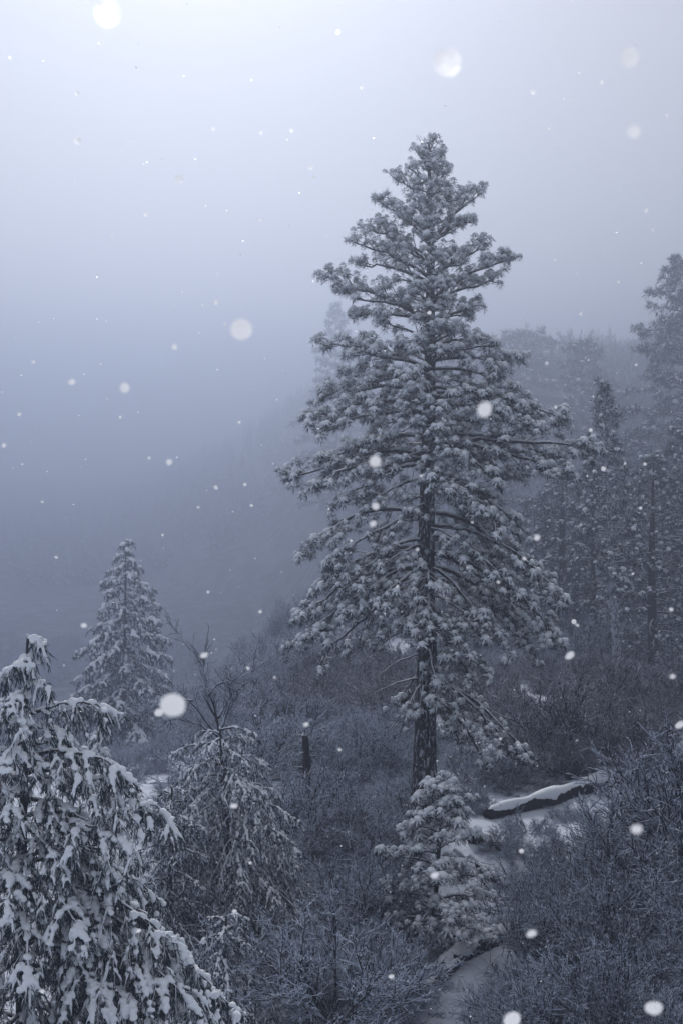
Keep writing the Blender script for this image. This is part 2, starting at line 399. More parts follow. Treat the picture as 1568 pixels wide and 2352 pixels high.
def main_pine():
    rng = np.random.default_rng(11); D = 33.0
    base = P(974, 1925, D); base[2] = ground(base[0], base[1])-.1
    tree = thing('pine_tree', 'tallest pine, dark trunk and snow-dusted needle tufts, rising in the middle of the picture', 'pine tree', base)
    axis = [(974, 1930), (975, 1700), (980, 1500), (978, 1250), (985, 900), (988, 600), (985, 400), (985, 330)]
    tp = np.array([P(a, b, D) for a, b in axis]); tp[0] = base
    rad = [.40, .30, .26, .22, .16, .10, .05, .015]
    link('trunk', trunk_mesh(tp, rad, rng).mesh('trunk', M_bark, origin=base), tree)
    def trunk_at(py):
        x = np.interp(py, [b for a, b in axis[::-1]], [a for a, b in axis[::-1]]); return P(x, py, D)
    # limbs whose tips show in the outline: tip x, tip y, root y, depth offset
    key = [(985, 322, 360, 0), (960, 345, 390, .1), (1012, 350, 385, 0), (908, 402, 470, .2), (938, 375, 430, -.2), (1018, 395, 430, 0), (1056, 452, 480, 0), (1106, 435, 560, .3),
           (880, 462, 540, 0), (1080, 500, 560, -.4), (832, 515, 610, .2), (808, 548, 640, -.3), (1112, 562, 640, .2), (1178, 588, 690, 0), (820, 600, 650, .6), (1135, 640, 700, .5),
           (742, 632, 740, 0), (790, 665, 730, -.6), (815, 720, 740, .5), (1100, 700, 740, -.4), (742, 785, 850, .3), (800, 800, 850, -.7), (1098, 770, 800, .6), (1135, 790, 820, -.5), (1198, 822, 830, .2), (1150, 860, 850, -.4),
           (780, 860, 880, .5), (690, 948, 930, .2), (735, 985, 950, -.7), (740, 905, 900, .8), (1140, 930, 890, -.8), (1305, 962, 915, .1), (1240, 980, 930, -.9), (1215, 950, 905, .9),
           (738, 1050, 1000, .4), (642, 1080, 1045, 0), (700, 1130, 1060, -.8), (760, 1165, 1070, -.3), (1378, 1028, 1035, .1), (1310, 1085, 1020, -.6), (1290, 1050, 1000, .9), (1150, 1115, 1000, -1.0), (1190, 1090, 1010, .8),
           (695, 1252, 1180, 0), (760, 1280, 1190, -.7), (1205, 1215, 1100, -.5), (1140, 1190, 1090, -1.3), (1175, 1240, 1120, .5), (720, 1345, 1260, .1), (800, 1330, 1240, -.9), (1280, 1352, 1210, -.4), (1230, 1310, 1180, .6), (1180, 1345, 1230, -1.2),
           (682, 1412, 1310, .3), (668, 1478, 1330, -.2), (735, 1520, 1360, .2), (790, 1400, 1300, -.8), (1276, 1452, 1270, -.2), (1230, 1490, 1300, .5), (1160, 1480, 1300, -1.0), (1200, 1420, 1270, .9),
           (860, 1400, 1310, -1.6), (990, 1455, 1360, -1.7), (940, 1440, 1330, -1.5), (1050, 1475, 1380, -1.5), (1120, 1545, 1440, -.9), (1085, 1560, 1430, -.5), (1010, 1620, 1530, -.9), (925, 1640, 1560, -.6),
           (1235, 1745, 1560, -.5), (1170, 1720, 1560, -.9), (1120, 1755, 1590, -.2), (1000, 1570, 1480, -1.0), (960, 1640, 1560, -.8), (1050, 1610, 1520, -.7), (905, 1610, 1540, .3), (1060, 1700, 1580, .5)]
    for tx, ty, ry, dy in key:
        root = trunk_at(ry); tip = P(tx, ty+8, D+dy*1.0)
        L = np.linalg.norm(tip-root); high = smooth((1500-ty)/1150)
        lift = .10*L if high > .6 else (.12*L if ty < 1100 else .20*L)
        low = ty > 1500
        pine_branch(tree, base, root, tip, lift, .018+.014*L, rng, high, snow=.7 if high > .6 else .9, tuft=.225 if high < .75 else (.175 if ty > 450 else .135),
                    curls=0 if ty < 1020 else int(rng.integers(3, 8)), twigdroop=.5 if ty > 1150 else .2, fill=(.55 if low else 1.0)*(1.35 if high > .75 else 1))
    # inner and outer limbs all round
    ey = [330, 380, 430, 480, 550, 620, 700, 780, 850, 930, 1000, 1080, 1150, 1230, 1300, 1380, 1450]
    el = [6, 22, 40, 72, 110, 130, 130, 140, 150, 185, 195, 205, 195, 195, 195, 205, 200]
    er = [6, 22, 38, 54, 75, 90, 100, 115, 130, 150, 185, 205, 180, 170, 185, 210, 210]
    py = 350.0; i = 0
    while py < 1440:
        az = i*2.399+rng.uniform(-.3, .3); i += 1
        c, s = math.cos(az), math.sin(az)
        ext = (np.interp(py, ey, er) if c > 0 else np.interp(py, ey, el))
        ext = ext*(abs(c))+min(np.interp(py, ey, er), np.interp(py, ey, el))*.95*(1-abs(c))
        L = ext/ppm(D)*rng.uniform(.5, .88)
        root = trunk_at(py); high = smooth((1500-py)/1150)
        dz = L*(.45 if py < 600 else .25 if py < 850 else .0 if py < 1050 else -.25)+rng.normal(0, .12)
        tip = root+np.array([c*L, s*L, dz])
        pine_branch(tree, base, root, tip, .12*L, .014+.014*L, rng, high, lod=1 if math.sin(az) > .6 else 0, snow=.65 if high > .6 else .85, tuft=.215 if high < .75 else (.165 if py > 450 else .13),
                    curls=0 if py < 1050 else int(rng.integers(2, 6)), twigdroop=.2 if py < 1100 else .45, fill=1.0 if py < 1100 else .75)
        py += 8.2 if py < 700 else (10.5 if py < 1080 else 19)
    # short limbs towards the viewer that hide the stem
    py = 380.0
    while py < 1130:
        az = math.radians(rng.uniform(-130, -50)); L = min(1.7, (py-300)/420)*rng.uniform(.5, 1.0)+.15
        root = trunk_at(py); high = smooth((1500-py)/1150)
        tip = root+np.array([math.cos(az)*L, math.sin(az)*L, L*(.3 if py < 850 else -.15)])
        pine_branch(tree, base, root, tip, .12*L, .014+.012*L, rng, high, snow=.85, tuft=.20 if high < .75 else .165, fill=1.3)
        py += 32
    # bare drooping dead limbs below the crown
    for tx, ty, ry, dy in [(830, 1525, 1420, -.3), (850, 1600, 1560, -.5), (880, 1690, 1620, -.2), (820, 1500, 1400, .4), (860, 1560, 1500, -.8), (1075, 1640, 1560, -.4), (1100, 1690, 1600, -.2), (910, 1700, 1600, .3)]:
        root = trunk_at(ry); tip = P(tx, ty, D+dy); d = tip-root; m = MB()
        S = bez(root, root+d*.4+UP*.25, root+d*.8+UP*.15, tip, 12)+rng.normal(0, .02, (12, 3))
        m.add(*tubes(S, np.linspace(.035, .008, 12), 5))
        for _ in range(9):
            k = 9; p = S[rng.integers(3, 12)]; a = np.linspace(0, rng.uniform(1, 4)*rng.choice([-1, 1]), k)+rng.uniform(0, 6)
            path = p+np.cumsum(np.stack([np.cos(a)*.07, rng.normal(0, .02, k), np.sin(a)*.05-.025], 1), 0)
            m.add(*tubes(path, np.linspace(.012, .005, k), 4, cap=False))
        link('dead_branch', m.mesh('dead_branch', M_limb, origin=base), tree)
main_pine()

def pine(label, px, top, bot, D, hw, seed, lod=1, name='pine_tree', group=None, bare=.3, tuft=.2, n=50, lean=0, up=.25, snow=.5, trunk_r=None, zbase=None, rag=.25, pw=.75, hi=None, cap=1.2):
    """a pine from the pixel height of its top and foot and its half width in photograph pixels"""
    rng = np.random.default_rng(seed); m_ = ppm(D)
    base = P(px, bot, D)
    if zbase is None: base[2] = ground(base[0], base[1])-.1
    topp = P(px+lean, top, D); H = topp[2]-base[2]
    tree = thing(name, label, 'pine tree', base, group)
    mid = base*.5+topp*.5+np.array([rng.normal(0, .1), 0, 0])
    r = trunk_r or H*.014+.03
    link('trunk', trunk_mesh([base, mid, topp], [r, r*.65, .02], rng, 14, 60).mesh('trunk', M_bark if lod == 0 else M_bark_snowy if bare == .33 else M_limb, origin=base), tree)
    for i in range(n):
        f = bare+(1-bare)*(i+.5)/n
        p = base+(topp-base)*f if f > .5 else base+(topp-base)*f
        az = i*2.399+rng.uniform(-.3, .3); prof = min(1, ((1-f)/(1-bare))**pw*1.15+.04)*(1 if f > bare+.08 else .75)
        L = hw/m_*prof*rng.uniform(1-rag*1.4, 1+rag*.3)
        q = (f-bare)/(1-bare)
        tip = p+np.array([math.cos(az)*L, math.sin(az)*L, L*(up*(q*2-.6))+rng.normal(0, .05*L)])
        pine_branch(tree, base, p, tip, .1*L, .012+.012*L, rng, (.3+.4*q) if hi is None else hi, lod=lod, tuft=tuft, rime=1.0 if lod == 0 else .35, snow=snow if lod == 0 else snow*.5, fill=1.0, twigdroop=.25, cap=cap)
    return tree

# young pine at the foot of the tall one
pine('small young pine heaped with snow, in front of the tall pine trunk', 985, 1815, 2215, 25.5, 138, 21, lod=0, name='young_pine_tree', bare=.13, tuft=.18, n=36, lean=30, up=.5, snow=.95, trunk_r=.07, rag=.35, cap=1.75)

# pines in the mist on the right
G = 'misty pines beyond the clearing on the right'
pine('slim misty pine with a long bare snow-streaked trunk, right background', 1420, 878, 1560, 58, 92, 31, bare=.33, tuft=.34, n=60, lean=-34, group=G, lod=2, trunk_r=.22, hi=.2, pw=1.1)
pine('huge misty pine cut by the right edge, tallest tree on the right', 1590, 600, 1560, 128, 195, 32, bare=.15, tuft=.78, n=150, lean=-5, group=G, lod=2, trunk_r=.6, rag=.4, pw=.42, hi=.3)
pine('faint pine with upturned limbs showing between the tall pine and the huge right-edge one', 1332, 795, 1500, 190, 105, 33, bare=.2, tuft=.95, n=54, up=.9, group=G, lod=2, rag=.5, hi=.3)
pine('dark misty pine directly behind the tall pine, crown below its longest right limb', 1290, 1085, 1515, 80, 95, 34, bare=.25, tuft=.42, n=60, group=G, lod=2, trunk_r=.4, hi=.1, pw=.6)
pine('bushy misty pine with limbs down to the snow right of the bare trunk', 1500, 1050, 1560, 64, 110, 35, bare=.12, tuft=.32, n=80, group=G, lod=2, trunk_r=.3, hi=.1, pw=.6)
pine('palest broken-topped pine right of the tall pine crown', 1200, 775, 1480, 240, 80, 36, bare=.2, tuft=1.5, n=50, group=G, lod=2, rag=.6, pw=.3)
pine('broad ghostly pine behind the left side of the tall pine', 770, 700, 1545, 300, 120, 37, bare=.2, tuft=1.5, n=90, group=G, lod=2, rag=.4, trunk_r=.5)
pine('thin dark pine beside the snow opening in the right background', 1225, 1150, 1520, 92, 85, 38, bare=.2, tuft=.42, n=56, group=G, lod=2, hi=.1, pw=.5)
pine('dark pine standing just left of the bare snow-streaked trunk', 1360, 1060, 1530, 74, 85, 39, bare=.22, tuft=.36, n=66, group=G, lod=2, hi=.1, pw=.6)
pine('dark pine at the right edge under the huge pine', 1590, 960, 1570, 68, 120, 40, bare=.2, tuft=.36, n=70, group=G, lod=2, hi=.05, pw=.5)
pine('dim pine in the gap between the bare trunk and the right edge', 1455, 1010, 1530, 140, 95, 48, bare=.15, tuft=.66, n=66, group=G, lod=2, hi=.1, pw=.6)
pine('dim pine hidden behind the lower right limbs of the tall pine', 1140, 1120, 1510, 150, 90, 49, bare=.15, tuft=.7, n=56, group=G, lod=2, hi=.1, pw=.5)

# ------------------------------------------------------------------ drooping conifers (cedar, spruce)
def droop_branch(tree, base, root, tip, arch, rng, r0=.03, snowR=.045, spacing=.14, fl=.2, lod=0, cover=.8, green=None, spr=.45, blade=.09, bw=.016, nb=9, sag=.5, bm=None, pad=.8, merge=0.0, fr=.12):
    root = np.asarray(root, float); tip = np.asarray(tip, float); d = tip-root; L = np.linalg.norm(d)
    K = 12; S = bez(root, root+d*.4+UP*arch, root+d*.8+UP*arch*.7, tip, K)+rng.normal(0, .012*L, (K, 3))
    wood = MB(); gr = MB(); sn = MB(); seg = np.linspace(0, 1, K)
    def at(t): return np.array([np.interp(t, seg, S[:, i]) for i in range(3)])
    R = r0*(1-seg)+.008
    wood.add(*tubes(S, R, 5))
    wr = snowR*(1.1-.4*seg)*(.25+1.1*rng.random(K))
    def lumps(pts, rad):
        V, T = ICO; q = len(pts); fr_ = frames(UP+rng.normal(0, .35, (q, 3)), rng); sc = np.stack([rad*rng.uniform(.8, 1.5, q), rad*rng.uniform(.8, 1.3, q), rad*rng.uniform(.5, .9, q)], 1)
        W = np.einsum('nij,nkj->nki', fr_, V[None]*sc[:, None, :])+pts[:, None]
        sn.add(W.reshape(-1, 3), (T[None]+(np.arange(q)*len(V))[:, None, None]).reshape(-1, 3))
    if merge:
        q = int(L/(snowR*1.1)); t_ = rng.uniform(.15, 1, q); g_ = np.sin(t_*rng.uniform(9, 16)+rng.uniform(0, 6)) > -.55; t_ = t_[g_]
        if len(t_): lumps(np.array([at(v) for v in t_])+UP*snowR*.5, snowR*rng.uniform(.7, 1.5, len(t_)))
    elif snowR > .0: sn.add(*tubes(S[1:]+UP*(R[1:, None]+wr[1:, None]*.35), wr[1:], 7, rough=.35, rng=rng))
    sprays = []; k = 6; s_ = np.linspace(0, 1, k)[:, None]
    ns = max(4, int(L/spacing)); ts = np.linspace(.12, 1, ns)+rng.normal(0, .02, ns)
    for q, t_ in enumerate(np.clip(ts, 0, 1)):
        p = at(t_); tg = nrm(at(min(1, t_+.06))-at(max(0, t_-.06)))
        for sg in (-1, 1):
            if lod and rng.random() < .3: continue
            side = nrm(np.cross(tg, UP))*sg
            ls = (.10+spr*(1-t_)**.8*min(1, .35+t_*2)*L)*rng.uniform(.7, 1.2)
            dd = nrm(tg*.6+side*rng.uniform(.5, 1.)+UP*rng.uniform(-.25, .2))
            sprays.append(p+dd*ls*s_-UP*(sag*ls*s_**2)+np.cumsum(rng.normal(0, .012, (k, 3)), 0))
    sp = np.array(sprays); n = len(sp)
    slen = np.linalg.norm(sp[:, -1]-sp[:, 0], axis=1)
    wood.add(*tubes(sp, np.full((n, k), 1.0)*np.linspace(.011, .005, k), 3, cap=False))
    Rs = snowR*pad*(1-.35*s_[:, 0])[None]*(.15+1.25*rng.random((n, k))); Rs[:, 0] *= .5; Rs[:, -1] *= .7
    if snowR > 0:
        on = rng.random(n) < cover
        o2 = sp[on].copy(); o2[:, :, 2] += Rs[on]*.5
        if merge:
            ln_ = slen*1.15; reps = np.maximum(1, (ln_/(snowR*1.3)).astype(int)); ia = np.repeat(np.arange(n)[on], reps[on]); u = rng.uniform(.15, 1, len(ia))*(k-1); i0 = np.minimum(k-2, u.astype(int))
            pp_ = sp[ia, i0]*(1-(u-i0))[:, None]+sp[ia, i0+1]*(u-i0)[:, None]; lumps(pp_+UP*snowR*.35, snowR*pad*rng.uniform(.5, 1.75, len(ia))*(1.1-.4*u/(k-1)))
        elif on.any(): sn.add(*tubes(o2, Rs[on], 6 if lod == 0 else 4, rough=.35, rng=rng))
    # fingers hanging from the sprays
    fp, fd = [], []
    for a in range(n):
        nf = max(2, int(slen[a]/(fl*.42)))
        for q in range(nf):
            u = rng.uniform(.1, 1.0)*(k-1); i0 = min(k-2, int(u)); p = sp[a, i0]*(1-(u-i0))+sp[a, i0+1]*(u-i0)
            tg = nrm(sp[a, i0+1]-sp[a, i0]); side = nrm(np.cross(tg, UP))*(1 if q % 2 else -1)
            fp.append(p); fd.append(nrm(tg*rng.uniform(.3, .9)+side*rng.uniform(.3, 1)+UP*rng.uniform(-.9, -.05)))
    fp = np.array(fp); fd = np.array(fd); m = len(fp); kk = 5; ss = np.linspace(0, 1, kk)[None, :, None]
    fll = fl*rng.uniform(.5, 1.25, m)[:, None, None]
    FP = fp[:, None]+fd[:, None]*fll*ss-UP*(fll*.45*ss**2)
    if snowR > 0:
        on = rng.random(m) < (cover*.8 if merge else cover)
        Rf = snowR*.62*(1-.35*ss[0, :, 0])[None]*(.3+1.15*rng.random((m, kk))); Rf[:, 0] *= .8; Rf[:, -1] *= .45
        q = FP[on].copy(); q[:, :, 2] += Rf[on]*.45
        if on.any(): sn.add(*tubes(q, Rf[on], 4 if lod == 0 else 3, rough=.3, rng=rng))
    # green: little scale leaves round fingers
    tot = m*nb; a = rng.integers(0, m, tot); u = rng.random(tot)[:, None]
    bp = fp[a]+fd[a]*fll[a, 0]*u-UP*(fll[a, 0]*.45*u**2)-UP*.01
    bd = fd[a]*.6+rng.normal(0, .55, (tot, 3))-UP*.45
    mats = (rng.random(tot) < fr*(1+.8*nrm(bd)[:, 2])).astype(np.int32)
    V, T = slivers(bp, bd, blade*rng.uniform(.6, 1.3, tot), bw*rng.uniform(.7, 1.3, tot), .35, rng)
    gr.add(V, T, np.concatenate([mats]*2))
    o = link('branch', wood.mesh('branch', bm or M_limb, origin=base), tree)
    link('foliage', gr.mesh('foliage', green or [M_cedar, M_rime], origin=base), o, kind='stuff')
    if sn.n:
        so = link('snow_cover', sn.mesh('snow_cover', M_snow, origin=base), o, kind='stuff')
        if merge:
            md = so.modifiers.new('merge', 'REMESH'); md.mode = 'VOXEL'; md.voxel_size = merge; md.use_smooth_shade = True
            ms_ = so.modifiers.new('soften', 'SMOOTH'); ms_.factor = .5; ms_.iterations = 2
    return o

def drooper(label, px, top, bot, D, prof, n, seed, name, cat, lean=0, trunk_r=.15, az_ok=None, group=None, arch=.12, rise=-.35, clipf=0.0, extra=(), **kw):
    """prof: list of (fraction down from the top, half width in metres)"""
    rng = np.random.default_rng(seed); base = P(px, bot, D); base[2] = ground(base[0], base[1])-.1
    topp = P(px+lean, top+14, D); tree = thing(name, label, cat, base, group)
    pts = [base, base*.6+topp*.4+np.array([rng.normal(0, .08), 0, 0]), topp]
    link('trunk', trunk_mesh(pts, [trunk_r, trunk_r*.7, .015], rng, 14, 60).mesh('trunk', M_limb, origin=base), tree)
    xs = [a for a, b in prof]; hw = [b for a, b in prof]
    for i in range(n):
        f = clipf+((i+.5)/n)**.85*(xs[-1]-clipf)
        p = np.array([np.interp(1-f, [0, .4, 1], [pts[0][j], pts[1][j], pts[2][j]]) for j in range(3)])
        az = i*2.399+rng.uniform(-.35, .35)
        if az_ok and not az_ok(az % (2*math.pi), f): continue
        L = np.interp(f, xs, hw)*rng.uniform(.72, 1.08)
        rs = rise*(.3+f*1.0)
        tip = p+np.array([math.cos(az)*L, math.sin(az)*L, rs*L])
        droop_branch(tree, base, p, tip, arch*L, rng, **kw)
    for ry, tx, ty, dy in extra:
        p = P(px, ry, D); tip = P(tx, ty, D+dy); L = np.linalg.norm(tip-p); droop_branch(tree, base, p, tip, .22*L, rng, **kw)
    return tree

# heavy cedar in the left foreground
drooper('big cedar heaped with thick snow in the left foreground', 62, 1442, 2500, 17, [(0, .2), (.1, .42), (.25, .9), (.45, 1.6), (.6, 2.3), (.8, 3.1), (1, 3.5)], 94, 41,
        'cedar_tree', 'cedar tree', lean=2, trunk_r=.13, arch=.20, rise=-.42, az_ok=lambda a, f: not (math.radians(38) < a < math.radians(142)) and not (f > .45 and math.radians(125) < a < math.radians(200) and int(a*50) % 2),
        r0=.035, snowR=.046, spacing=.20, fl=.18, cover=.62, spr=.42, sag=.65, blade=.12, bw=.014, nb=13, pad=.95, merge=.014, fr=.22, extra=[(1790, 402, 1895, -.3), (1640, 262, 1640, .2), (1900, 300, 1960, -.8), (2030, 430, 2200, -.6), (2080, 540, 2330, -.4), (2150, 470, 2345, -1.0), (1980, 360, 2060, .3), (2220, 400, 2400, -1.4), (1740, 300, 1790, -.5)])
# spruces in the mist on the left
drooper('misty spruce with snow-laden drooping boughs behind the left cedar', 282, 1222, 1765, 78, [(0, .25), (.2, 1.8), (.5, 3.2), (.8, 4.3), (.95, 4.0)], 92, 42,
        'spruce_tree', 'spruce tree', lean=8, trunk_r=.18, arch=.12, rise=-.30, r0=.035, snowR=.10, spacing=.36, fl=.28, cover=.6, lod=1, spr=.36, sag=.6, blade=.2, bw=.06, nb=6, merge=.05)
drooper('smaller fainter spruce peeping out right of the misty spruce', 352, 1330, 1680, 105, [(0, .15), (.3, .9), (.9, 1.7)], 40, 43,
        'spruce_tree', 'spruce tree', trunk_r=.14, arch=.12, rise=-.3, r0=.03, snowR=.10, spacing=.36, fl=.3, cover=.5, lod=1, spr=.36, sag=.5, blade=.22, bw=.06, nb=7, merge=.06)
drooper('low snowy fir bush tucked between the left cedar and the misty spruce', 225, 1655, 1830, 30, [(0, .15), (.3, .6), (.95, 1.1)], 26, 44,
        'fir_tree', 'fir tree', trunk_r=.06, arch=.2, rise=-.4, r0=.02, snowR=.05, spacing=.2, fl=.22, cover=.75, lod=1, spr=.4, sag=.5, blade=.1, bw=.02, nb=8)
# frosted drooping cedar left of the centre, with a dead top
FR = [M_cedar, M_frost]
drooper('frosted drooping conifer left of centre with a bare dead top', 545, 1655, 2175, 26, [(0, .65), (.15, 1.2), (.4, 1.6), (.6, 1.9), (.85, 1.8), (.96, 1.3)], 70, 45,
        'frosted_conifer_tree', 'conifer tree', lean=-40, trunk_r=.13, arch=.22, rise=-.45, r0=.022, snowR=.027, spacing=.19, fl=.17, cover=.8, spr=.42, sag=.8, blade=.08, bw=.015, nb=13, green=FR, fr=.9, bm=M_stem, merge=.0105, pad=.8)
drooper('dark frosted conifer filling the hollow right of the left cedar', 395, 1790, 2260, 24, [(0, .3), (.2, .8), (.6, 1.3), (.95, 1.5)], 46, 46,
        'frosted_conifer_tree', 'conifer tree', trunk_r=.09, arch=.2, rise=-.3, r0=.02, snowR=.018, spacing=.22, fl=.15, cover=.5, spr=.42, sag=.6, blade=.085, bw=.015, nb=12, green=FR, fr=.6, bm=M_stem, merge=.011, pad=.8)
drooper('low frosted conifer above the little snow hollow, bottom left of centre', 520, 2085, 2330, 21.5, [(0, .3), (.4, .9), (.95, 1.15)], 30, 47,
        'frosted_conifer_tree', 'conifer tree', trunk_r=.07, arch=.25, rise=-.3, r0=.02, snowR=.024, spacing=.18, fl=.15, cover=.7, spr=.42, sag=.7, blade=.07, bw=.016, nb=13, green=FR, fr=.9, bm=M_stem, merge=.0105, pad=.8)

# ------------------------------------------------------------------ bare frosted tree top
def bare_tree():
    rng = np.random.default_rng(51); D = 27.5; base = P(512, 1960, D); base[2] = ground(base[0], base[1])-.1
    tree = thing('bare_tree', 'leafless frosted tree with twisted limbs standing above the frosted conifer', 'bare tree', base)
    tm = P(505, 1700, D)
    m = MB(); m.add(*tubes(np.array([base, (base+tm)/2+[.1, 0, 0], tm]), np.array([.10, .07, .045]), 8)); link('trunk', m.mesh('trunk', M_limb, origin=base), tree)
    limbs = [[(505, 1700), (470, 1650), (430, 1600), (385, 1560), (345, 1545), (312, 1535)],
             [(505, 1705), (498, 1640), (478, 1580), (468, 1535), (440, 1490), (395, 1440)],
             [(500, 1660), (470, 1600), (465, 1540), (470, 1490)],
             [(500, 1700), (520, 1640), (540, 1600), (560, 1565), (585, 1560), (578, 1595)],
             [(480, 1600), (500, 1570), (545, 1560), (600, 1530)],
             [(440, 1610), (400, 1605), (350, 1625), (318, 1640)],
             [(505, 1690), (450, 1660), (400, 1650), (370, 1665)],
             [(500, 1650), (530, 1600), (525, 1555)]]
    for l in limbs:
        pts = np.array([P(a, b, D+.3*math.sin(i*1.7+len(l)+a)) for i, (a, b) in enumerate(l)])
        u = np.linspace(0, 1, 16); s = np.linspace(0, 1, len(pts)); S = np.stack([np.interp(u, s, pts[:, i]) for i in range(3)], 1)
        S[1:-1] = (S[:-2]+2*S[1:-1]+S[2:])/4; S += rng.normal(0, .012, S.shape)
        m = MB(); m.add(*tubes(S, np.linspace(.030, .007, 16), 5))
        tw = []; tw2 = []
        for _ in range(26):
            i = rng.integers(3, 16); dd = nrm(nrm(S[min(15, i+1)]-S[i-1])+rng.normal(0, .6, 3)+UP*.1); L = rng.uniform(.2, .6); k = 6; q = np.linspace(0, 1, k)[:, None]
            path = S[i]+dd*L*q+UP*(.12*L*q*q)*rng.choice([-1, 1, 1])+np.cumsum(rng.normal(0, .012, (k, 3)), 0); tw.append(path)
            for _ in range(5):
                j = rng.integers(1, k); d2 = nrm(dd+rng.normal(0, .7, 3)); l2 = rng.uniform(.08, .25); tw2.append(path[j]+d2*l2*q)
        m.add(*tubes(np.array(tw), np.full((len(tw), 6), 1.)*np.linspace(.011, .006, 6), 4, cap=False)); m.add(*tubes(np.array(tw2), np.full((len(tw2), 6), .0055), 3, cap=False))
        link('branch', m.mesh('branch', M_twig, origin=base), tree)
bare_tree()

# ------------------------------------------------------------------ frosted shrubs
def shrub_mesh(seed, H=1.0, W=1.0, n1=18, n2=10, n3=9, spread=60, arc=.3, r=.0075, flat=1.0, matl=None, upright=.2, name='frosted_shrub', frost=.8):
    """many-stemmed leafless bush about H high and W in half width"""
    rng = np.random.default_rng(seed); m = MB(); k = 6; q = np.linspace(0, 1, k)[None, :, None]
    th = np.radians(spread)*np.sqrt(rng.random(n1)); ph = rng.uniform(0, 6.283, n1)
    d1 = np.stack([np.sin(th)*np.cos(ph)*W, np.sin(th)*np.sin(ph)*W, np.cos(th)*H], 1)*rng.uniform(.75, 1.1, n1)[:, None]
    b1 = rng.normal(0, .05, (n1, 3))*[1, 1, 0]
    S1 = b1[:, None]+d1[:, None]*q+np.cumsum(rng.normal(0, .02*H, (n1, k, 3)), 1)-UP*(arc*q**2*np.linalg.norm(d1[:, :2], axis=1)[:, None, None])
    m.add(*tubes(S1, np.full((n1, k), 1.)*np.linspace(r*2.0, r*.9, k), 4, cap=False), 2)
    def child(S, n, L, sp, rad, lift, kk=6, mi=0):
        N, K_ = S.shape[:2]; u = rng.uniform(.25, 1, (N, n))*(K_-1); i0 = np.minimum(K_-2, u.astype(int)); fr = (u-i0)[..., None]
        a = np.arange(N)[:, None]; p = S[a, i0]*(1-fr)+S[a, i0+1]*fr; tg = nrm(S[a, i0+1]-S[a, i0])
        d = nrm(tg+rng.normal(0, sp, p.shape)+UP*lift); l = L*rng.uniform(.5, 1.3, (N, n))[..., None]
        p = p.reshape(-1, 3); d = (d*l).reshape(-1, 3); qq = np.linspace(0, 1, kk)[None, :, None]
        C_ = p[:, None]+d[:, None]*qq+np.cumsum(rng.normal(0, (.018*L+.004)*6/kk, (len(p), kk, 3)), 1)*np.sqrt(qq)
        m.add(*tubes(C_, np.full((len(p), kk), 1.)*np.linspace(rad, rad*.7, kk), 3, cap=False), mi); return C_
    S2 = child(S1, n2, .40*H, .55, r*.85, upright, 5, 2); S3 = child(S2, n3, .17*H, .65, r*.7, upright*.7, 3)
    # short frosted spurs, one sliver each
    tot = len(S3)*7; a = rng.integers(0, len(S3), tot); b = rng.random(tot)[:, None]*2; i0 = np.minimum(1, b[:, 0].astype(int))
    bp = S3[a, i0]*(1-(b-i0[:, None]))+S3[a, i0+1]*(b-i0[:, None]); bd = nrm(rng.normal(0, 1, (tot, 3))+UP*.3+1.2*nrm(S3[a, -1]-S3[a, 0]))
    sd_ = nrm(np.cross(bd, rng.normal(size=(tot, 3))))*.0058; ln = rng.uniform(.02, .06, tot)[:, None]
    V = np.stack([bp-sd_, bp+sd_, bp+bd*ln], 1).reshape(-1, 3)
    m.add(V, np.arange(tot*3).reshape(-1, 3), (rng.random(tot) < frost).astype(np.int32))
    return m.mesh(name, [matl or M_twig, M_frost, M_stem])

SH = {'open': shrub_mesh(1, 1.0, 1.0), 'dense': shrub_mesh(2, 1.0, 1.1, 20, 11, 10, 78), 'dome': shrub_mesh(3, 1.0, 1.3, 26, 11, 10, 85, .5),
      'dark': shrub_mesh(4, 1.0, 1.2, 22, 11, 10, 82, .4, matl=M_twig_dark, r=.0072), 'dark2': shrub_mesh(5, 1.1, 1.0, 20, 11, 10, 74, .25, matl=M_twig_dark, r=.0072),
      'red': shrub_mesh(6, 1.0, 1.0, 22, 9, 8, 58, .1, r=.009, matl=M_twig_red, upright=.5, frost=.45), 'red2': shrub_mesh(7, .9, 1.0, 24, 9, 8, 68, .1, r=.010, matl=M_twig_red, upright=.5, frost=.45)}
SRC = {}
def shrub(kind, px, py, D, s, label, group=None, rz=None, rnd=random.Random(9), sz=1.0, name='frosted_shrub'):
    p = P(px, py, D); o = link(name, SH[kind]); tag(o, label, 'shrub', group); SRC.setdefault(kind, o)
    o.location = (p[0], p[1], ground(p[0], p[1])-.05); o.scale = (s, s, s*sz); o.rotation_euler = (0, 0, rnd.uniform(0, 6.28) if rz is None else rz)
    return o
# distinct bushes
shrub('red2', 1165, 1800, 37, 1.0, 'small twiggy bush just right of the foot of the tall pine, behind the log')
shrub('dome', 600, 1840, 38, 2.6, 'broad domed frosted bush between the frosted conifer and the tall pine')
shrub('dense', 712, 1850, 31.5, 2.1, 'frosted bush round the dark stump-like trunk left of the tall pine')
shrub('red', 1300, 1785, 40, 2.3, 'fan of bare frosted stems standing behind the longest fallen log')
shrub('dark', 1500, 1840, 27, 2.6, 'dark spreading bush with snowy twigs at the right edge above the thicket')
shrub('dark2', 1590, 1800, 29, 3.0, 'darkest bush cut by the right edge of the picture')
shrub('open', 760, 2300, 21.5, 2.1, 'pale frosted bush at the bottom just left of the young pine')
shrub('dense', 850, 2080, 26, 1.8, 'frosted bush hugging the left side of the young pine')
shrub('dense', 420, 1900, 33, 1.4, 'frosted bush at the foot of the snowy path')

